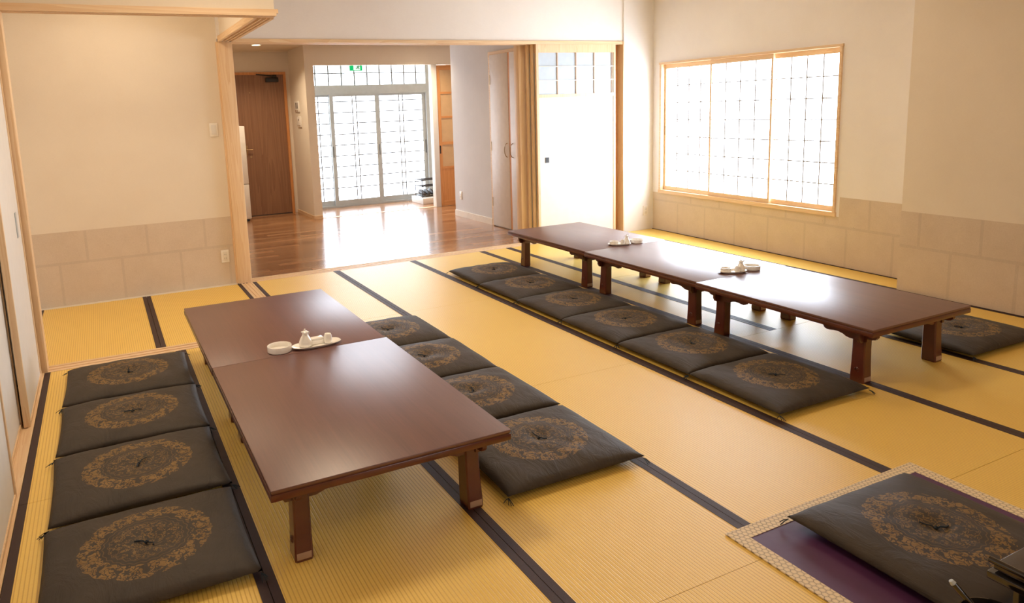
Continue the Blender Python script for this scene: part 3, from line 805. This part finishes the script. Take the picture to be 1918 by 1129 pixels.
# ---- tableware
P = M['porcelain']
def ashtray(x, y, z, r, h, label, group, stack=1):
    prof = [(r*.93,0),(r,.004),(r,h-.002),(r*.985,h),(r*.92,h),(r*.91,h-.003),(r*.9,.008),(.001,.007)]
    return tag(MB().lathe(prof, n=32).obj('round_dish', P, None, (x, y, z)), label, 'dish', group)
def tray(x, y, L, Wd, rz, label):
    b = MB(); n = 36; rings = [(.72,.0),(.78,.001),(.97,.012),(1.0,.014),(.985,.0155),(.93,.0145),(.76,.0045),(.001,.004)]
    vs = []; fs = []
    for s, z in rings:
        for k in range(n):
            a = 2*PI*k/n; c_, s_ = math.cos(a), math.sin(a)
            vs.append((math.copysign(abs(c_)**.75, c_)*L/2*s, math.copysign(abs(s_)**.75, s_)*Wd/2*s, z))
    for i in range(len(rings)-1):
        for k in range(n): fs.append((i*n+k, i*n+(k+1)%n, (i+1)*n+(k+1)%n, (i+1)*n+k))
    fs.append(tuple(range(n-1,-1,-1))); fs.append(tuple((len(rings)-1)*n+k for k in range(n)))
    b.add(vs, fs, True); return tag(b.obj('serving_tray', P, None, (x, y, .3502), rz), label, 'tray', 'condiment trays')
def bottle(x, y, label, s=1.0, rz=0):
    t_ = thing('soy_sauce_bottle', label, 'bottle', (x, y, .3546), rz, 'sauce bottles'); 
    MB().lathe([(r*s, z*s) for r, z in ((.024,0),(.033,.006),(.036,.018),(.034,.032),(.026,.050),(.017,.064),(.0145,.072),(.016,.078),(.015,.079))], n=26).obj('bottle_body', P, t_)
    MB().lathe([(r*s, z*s) for r, z in ((.016,.0792),(.0165,.083),(.011,.088),(.004,.090),(.0055,.094),(.004,.099),(.001,.1))], n=20).obj('lid', P, t_)
    MB().tube([(0,-.012*s,.076*s),(-.014*s,-.016*s,.082*s),(-.023*s,-.018*s,.092*s)], [.006*s,.005*s,.0035*s], 8).obj('spout', P, t_)
    MB().tube([(.013*s,.006*s,.080*s),(.022*s,.009*s,.078*s),(.024*s,.010*s,.068*s),(.020*s,.009*s,.060*s)], .0022*s, 6).obj('ear_handle', P, t_)
def cup(x, y, label, r=.02, h=.05):
    tag(MB().lathe([(r*.72,0),(r*.95,.003),(r*1.1,h*.35),(r,h*.8),(r*.8,h),(r*.72,h),(r*.7,h-.004),(.001,h-.006)], n=22).obj('toothpick_holder', P, None, (x, y, .3546)), label, 'holder', 'toothpick holders')
# left table set
ashtray(0.7528, 3.7687, .3502, .064, .034, 'round white dish standing alone left of the tray on the left tables', 'round white dishes')
tray(0.9496, 3.7540, .27, .115, R(2), 'long white tray on the seam of the left tables')
bottle(0.8905, 3.7540, 'white sauce bottle with a spout on the left tables’ tray')
b = MB(); b.box(-.038, .038, -.026, .026, 0, .022, b=.004); b.box(-.034, .034, -.022, .022, .022, .034, b=.003)
tag(b.obj('lidded_box', P, None, (.959, 3.782, .3546), R(4)), 'small white rectangular dish behind the sauce bottle on the left tray', 'dish')
cup(1.0135, 3.7510, 'white toothpick cup on the right end of the left tables’ tray', .021, .054)
# far right seam
tray(4.0196, 5.0233, .205, .105, R(-22), 'white tray on the farther seam of the right tables')
ashtray(3.9803, 5.0479, .3546, .038, .030, 'small white dish on the left end of the farther right tray', 'round white dishes')
cup(4.0324, 4.9938, 'white toothpick cup on the farther right tray', .017, .045)
bottle(4.0836, 5.0036, 'white sauce bottle on the farther right tray', .86, R(120))
ashtray(4.2066, 5.0184, .3502, .058, .030, 'round white dish beside the farther right tray', 'round white dishes')
# near right seam
tray(4.0049, 3.7294, .205, .105, R(-22), 'white tray on the nearer seam of the right tables')
ashtray(3.9655, 3.7540, .3546, .038, .030, 'small white dish on the left end of the nearer right tray', 'round white dishes')
cup(4.0177, 3.6998, 'white toothpick cup on the nearer right tray', .017, .045)
bottle(4.0688, 3.7146, 'white sauce bottle on the nearer right tray', .86, R(120))
ashtray(4.1899, 3.7244, .3502, .060, .032, 'round white dish beside the nearer right tray', 'round white dishes')

# ---- switches and outlets
def plate(name, label, x, y, z, w_, h_, face, kind, cat):
    """face '-y' or '-x'"""
    t_ = thing(name, label, cat, (x, y, z), 0 if face == '-y' else -PI/2)
    MB().box(-w_/2, w_/2, -.009, 0, -h_/2, h_/2, b=.003).obj('cover_plate', M['white_plastic'], t_)
    if kind == 'switch':
        MB().box(-w_*.30, w_*.30, -.0125, -.0088, -h_*.36, h_*.36, b=.0015).obj('rocker', M['white_panel'], t_)
    else:
        MB().box(-w_*.27, w_*.27, -.0105, -.0088, -h_*.36, h_*.36, b=.001).obj('socket_insert', M['off_white'], t_)
        s = MB()
        for zz in (-.018, .018):
            for xx in (-.007, .007): s.box(xx-.0012, xx+.0012, -.0112, -.0103, zz-.005, zz+.005)
        s.obj('socket_slots', M['dark_plastic'], t_)
    return t_
plate('light_switch', 'white wall switch high on the wall left of the pine post', .975, 7.10, 1.470, .075, .125, '-y', 'switch', 'switch')
plate('wall_outlet', 'white wall outlet low on the dado beside the pine post', .975, 7.0984, .275, .072, .120, '-y', 'outlet', 'outlet')
plate('wall_outlet', 'white wall outlet low on the wall right of the white lattice door', 6.035, 7.04, .24, .072, .120, '-y', 'outlet', 'outlet')
plate('wall_outlet', 'white outlet low on the hall wall left of the closet', 4.70, 9.50, .315, .072, .120, '-x', 'outlet', 'outlet')
# intercom and control panels on the side wall of the entrance
for nm, lb, yy, zz, hh, ww in (('control_panel', 'upper white control panel with two dark displays beside the brown door', 11.28, 1.69, .16, .26),
                               ('intercom', 'lower white intercom panel below the control panel in the hall', 11.20, 1.46, .16, .22)):
    t_ = thing(nm, lb, 'panel', (2.82, yy, zz), -PI/2)
    MB().box(-ww/2, ww/2, -.018, 0, -hh/2, hh/2, b=.004).obj('cover_plate', M['white_plastic'], t_)
    if nm == 'control_panel':
        for xx in (-.03, .055): MB().box(xx-.018, xx+.018, -.0195, -.0178, -.03, .06).obj('display', M['dark_plastic'], t_)
        for xx in (-.08, -.02, .05): MB().box(xx-.014, xx+.014, -.02, -.0178, -.072, -.052).obj('button', M['brass'], t_)
    else:
        MB().box(-.012, .012, -.02, -.0178, .015, .045).obj('speaker_grille', M['dark_plastic'], t_)
        for xx in (-.07, .0, .06): MB().box(xx-.012, xx+.012, -.02, -.0178, -.066, -.05).obj('button', M['brass'], t_)

# ---- refrigerator
fr = thing('refrigerator', 'slim white two-door refrigerator half hidden behind the pine post', 'refrigerator', (1.42, 11.18, 0))
MB().box(0, .555, .03, .50, .03, 1.43, b=.01).obj('body', M['off_white'], fr)
MB().box(0, .555, .0, .03, .57, 1.43, b=.008).obj('door', M['white_plastic'], fr)
MB().box(0, .555, .0, .03, .04, .56, b=.008).obj('door', M['white_plastic'], fr)
for xx in (.03, .48): MB().box(xx, xx+.05, .04, .09, 0, .03).obj('foot', M['dark_plastic'], fr)

# ---- shoe rack on a low white platform, with shoes
tag(MB().box(0, .50, 0, .50, 0, .10, b=.004).obj('step_platform', M['white_panel'], None, (4.80, 11.15, .0005)), 'low white platform by the entrance glazing', 'platform')
rk = thing('shoe_rack', 'black wire shoe rack on the low white platform', 'rack', (4.83, 11.25, .101))
for xx in (.01, .42):
    for yy in (.01, .30): MB().tube([(xx,yy,0),(xx,yy,.30)], .007, 6).obj('leg', M['dark_plastic'], rk)
for zz in (.022, .185, .295):
    q = MB()
    for k in range(6): q.tube([(.01,.01+.058*k,zz),(.42,.01+.058*k,zz)], .0055, 6)
    q.tube([(.01,.01,zz),(.01,.30,zz)], .006, 6); q.tube([(.42,.01,zz),(.42,.30,zz)], .006, 6)
    q.obj('shelf', M['dark_plastic'], rk)
for k in range(3):
    t_ = thing('shoe', ['black shoe at the left end of the wire rack, bottom shelf', 'black shoe in the middle of the wire rack', 'black shoe at the right end of the wire rack'][k], 'shoe', (4.895+.085*k, 11.40, .1295), 0, 'black shoes on the rack')
    v = []; f = []; n = 12
    for i, (yy, ww, hh, zz) in enumerate(((-.12,.02,.02,.0),(-.10,.034,.04,.0),(-.05,.040,.055,.0),(.0,.036,.075,.0),(.05,.034,.088,.0),(.09,.034,.09,.0),(.12,.024,.07,.0))):
        for q in range(n):
            a = 2*PI*q/n; v.append((ww*math.cos(a), yy, max(0, hh*.5+hh*.5*math.sin(a))+.008))
    for i in range(6):
        for q in range(n): f.append((i*n+q, i*n+(q+1)%n, (i+1)*n+(q+1)%n, (i+1)*n+q))
    f += [tuple(range(n)), tuple(6*n+q for q in range(n-1,-1,-1))]
    MB().add(v, f, True).obj('upper', M['dark_plastic'], t_)
    MB().box(-.036, .036, -.115, .118, 0, .009, b=.003).obj('sole', M['grey_alu'], t_)

# ---- green emergency exit sign hanging in the entrance
M['exit_rim'] = plain('exit_rim_green', (30,150,90), .5)
ex = thing('exit_sign', 'green emergency exit sign with a white running figure above the entrance', 'sign', (3.905, 11.60, 2.238))
MB().box(-.108, .108, 0, .035, 0, .13, b=.003).obj('housing', M['exit_rim'], ex)
MB().box(-.104, .104, -.002, .0005, .004, .126).obj('sign_face', emit('exit_green', (20,190,110), .45, (10,150,80)), ex)
MB().box(-.045, .070, -.004, -.0015, .012, .118).obj('doorway', emit('exit_white', (225,255,240), .55, (150,190,170)), ex)
g = MB(); yy = -.005
g.tube([(.045,yy,.092),(.046,yy,.0935)], .010, 8); g.tube([(.038,yy,.080),(.030,yy,.052)], .009, 6)
g.tube([(.038,yy,.078),(.060,yy,.070),(.068,yy,.080)], .005, 6); g.tube([(.036,yy,.076),(.016,yy,.068),(.012,yy,.054)], .005, 6)
g.tube([(.030,yy,.052),(.050,yy,.042),(.048,yy,.024)], .0065, 6); g.tube([(.030,yy,.052),(.014,yy,.040),(-.004,yy,.038)], .0065, 6)
g.obj('running_figure', plain('exit_dark_green', (10,110,60), .5), ex)
MB().tube([(0,.018,.13),(0,.018,HC-2.235)], .006, 8).obj('hanger', M['white_plastic'], ex)

# ---- lamps
for k, (x, y, lb) in enumerate(((2.13, 10.62, 'recessed downlight glowing in the hall ceiling above the refrigerator'), (4.55, 10.2, 'recessed downlight in the hall ceiling by the glazed wooden door'), (3.3, 8.6, 'recessed downlight in the middle of the hall ceiling'))):
    t_ = thing('downlight', lb, 'ceiling light', (x, y, HC))
    MB().lathe([(.075,0),(.075,-.006),(.060,-.008),(.058,-.003)], n=28).obj('trim_ring', M['white_plastic'], t_)
    MB().lathe([(.056,-.0045),(.02,-.0048),(.001,-.005)], n=24).obj('lens', M['bulb'], t_)
for x, y, lb in ((.9,3.9,'above the left tables'),(4.2,3.9,'above the right tables'),(.9,.2,'behind the viewer on the left'),(4.2,.2,'behind the viewer on the right'),(.25,6.2,'inside the alcove')):
    t_ = thing('ceiling_lamp', 'square ceiling lamp out of view '+lb, 'ceiling light', (x, y, ZC))
    s_ = .33 if y != 6.2 else .22
    MB().box(-s_, s_, -s_, s_, -.015, 0, b=.003).obj('lamp_base', M['white_plastic'], t_)
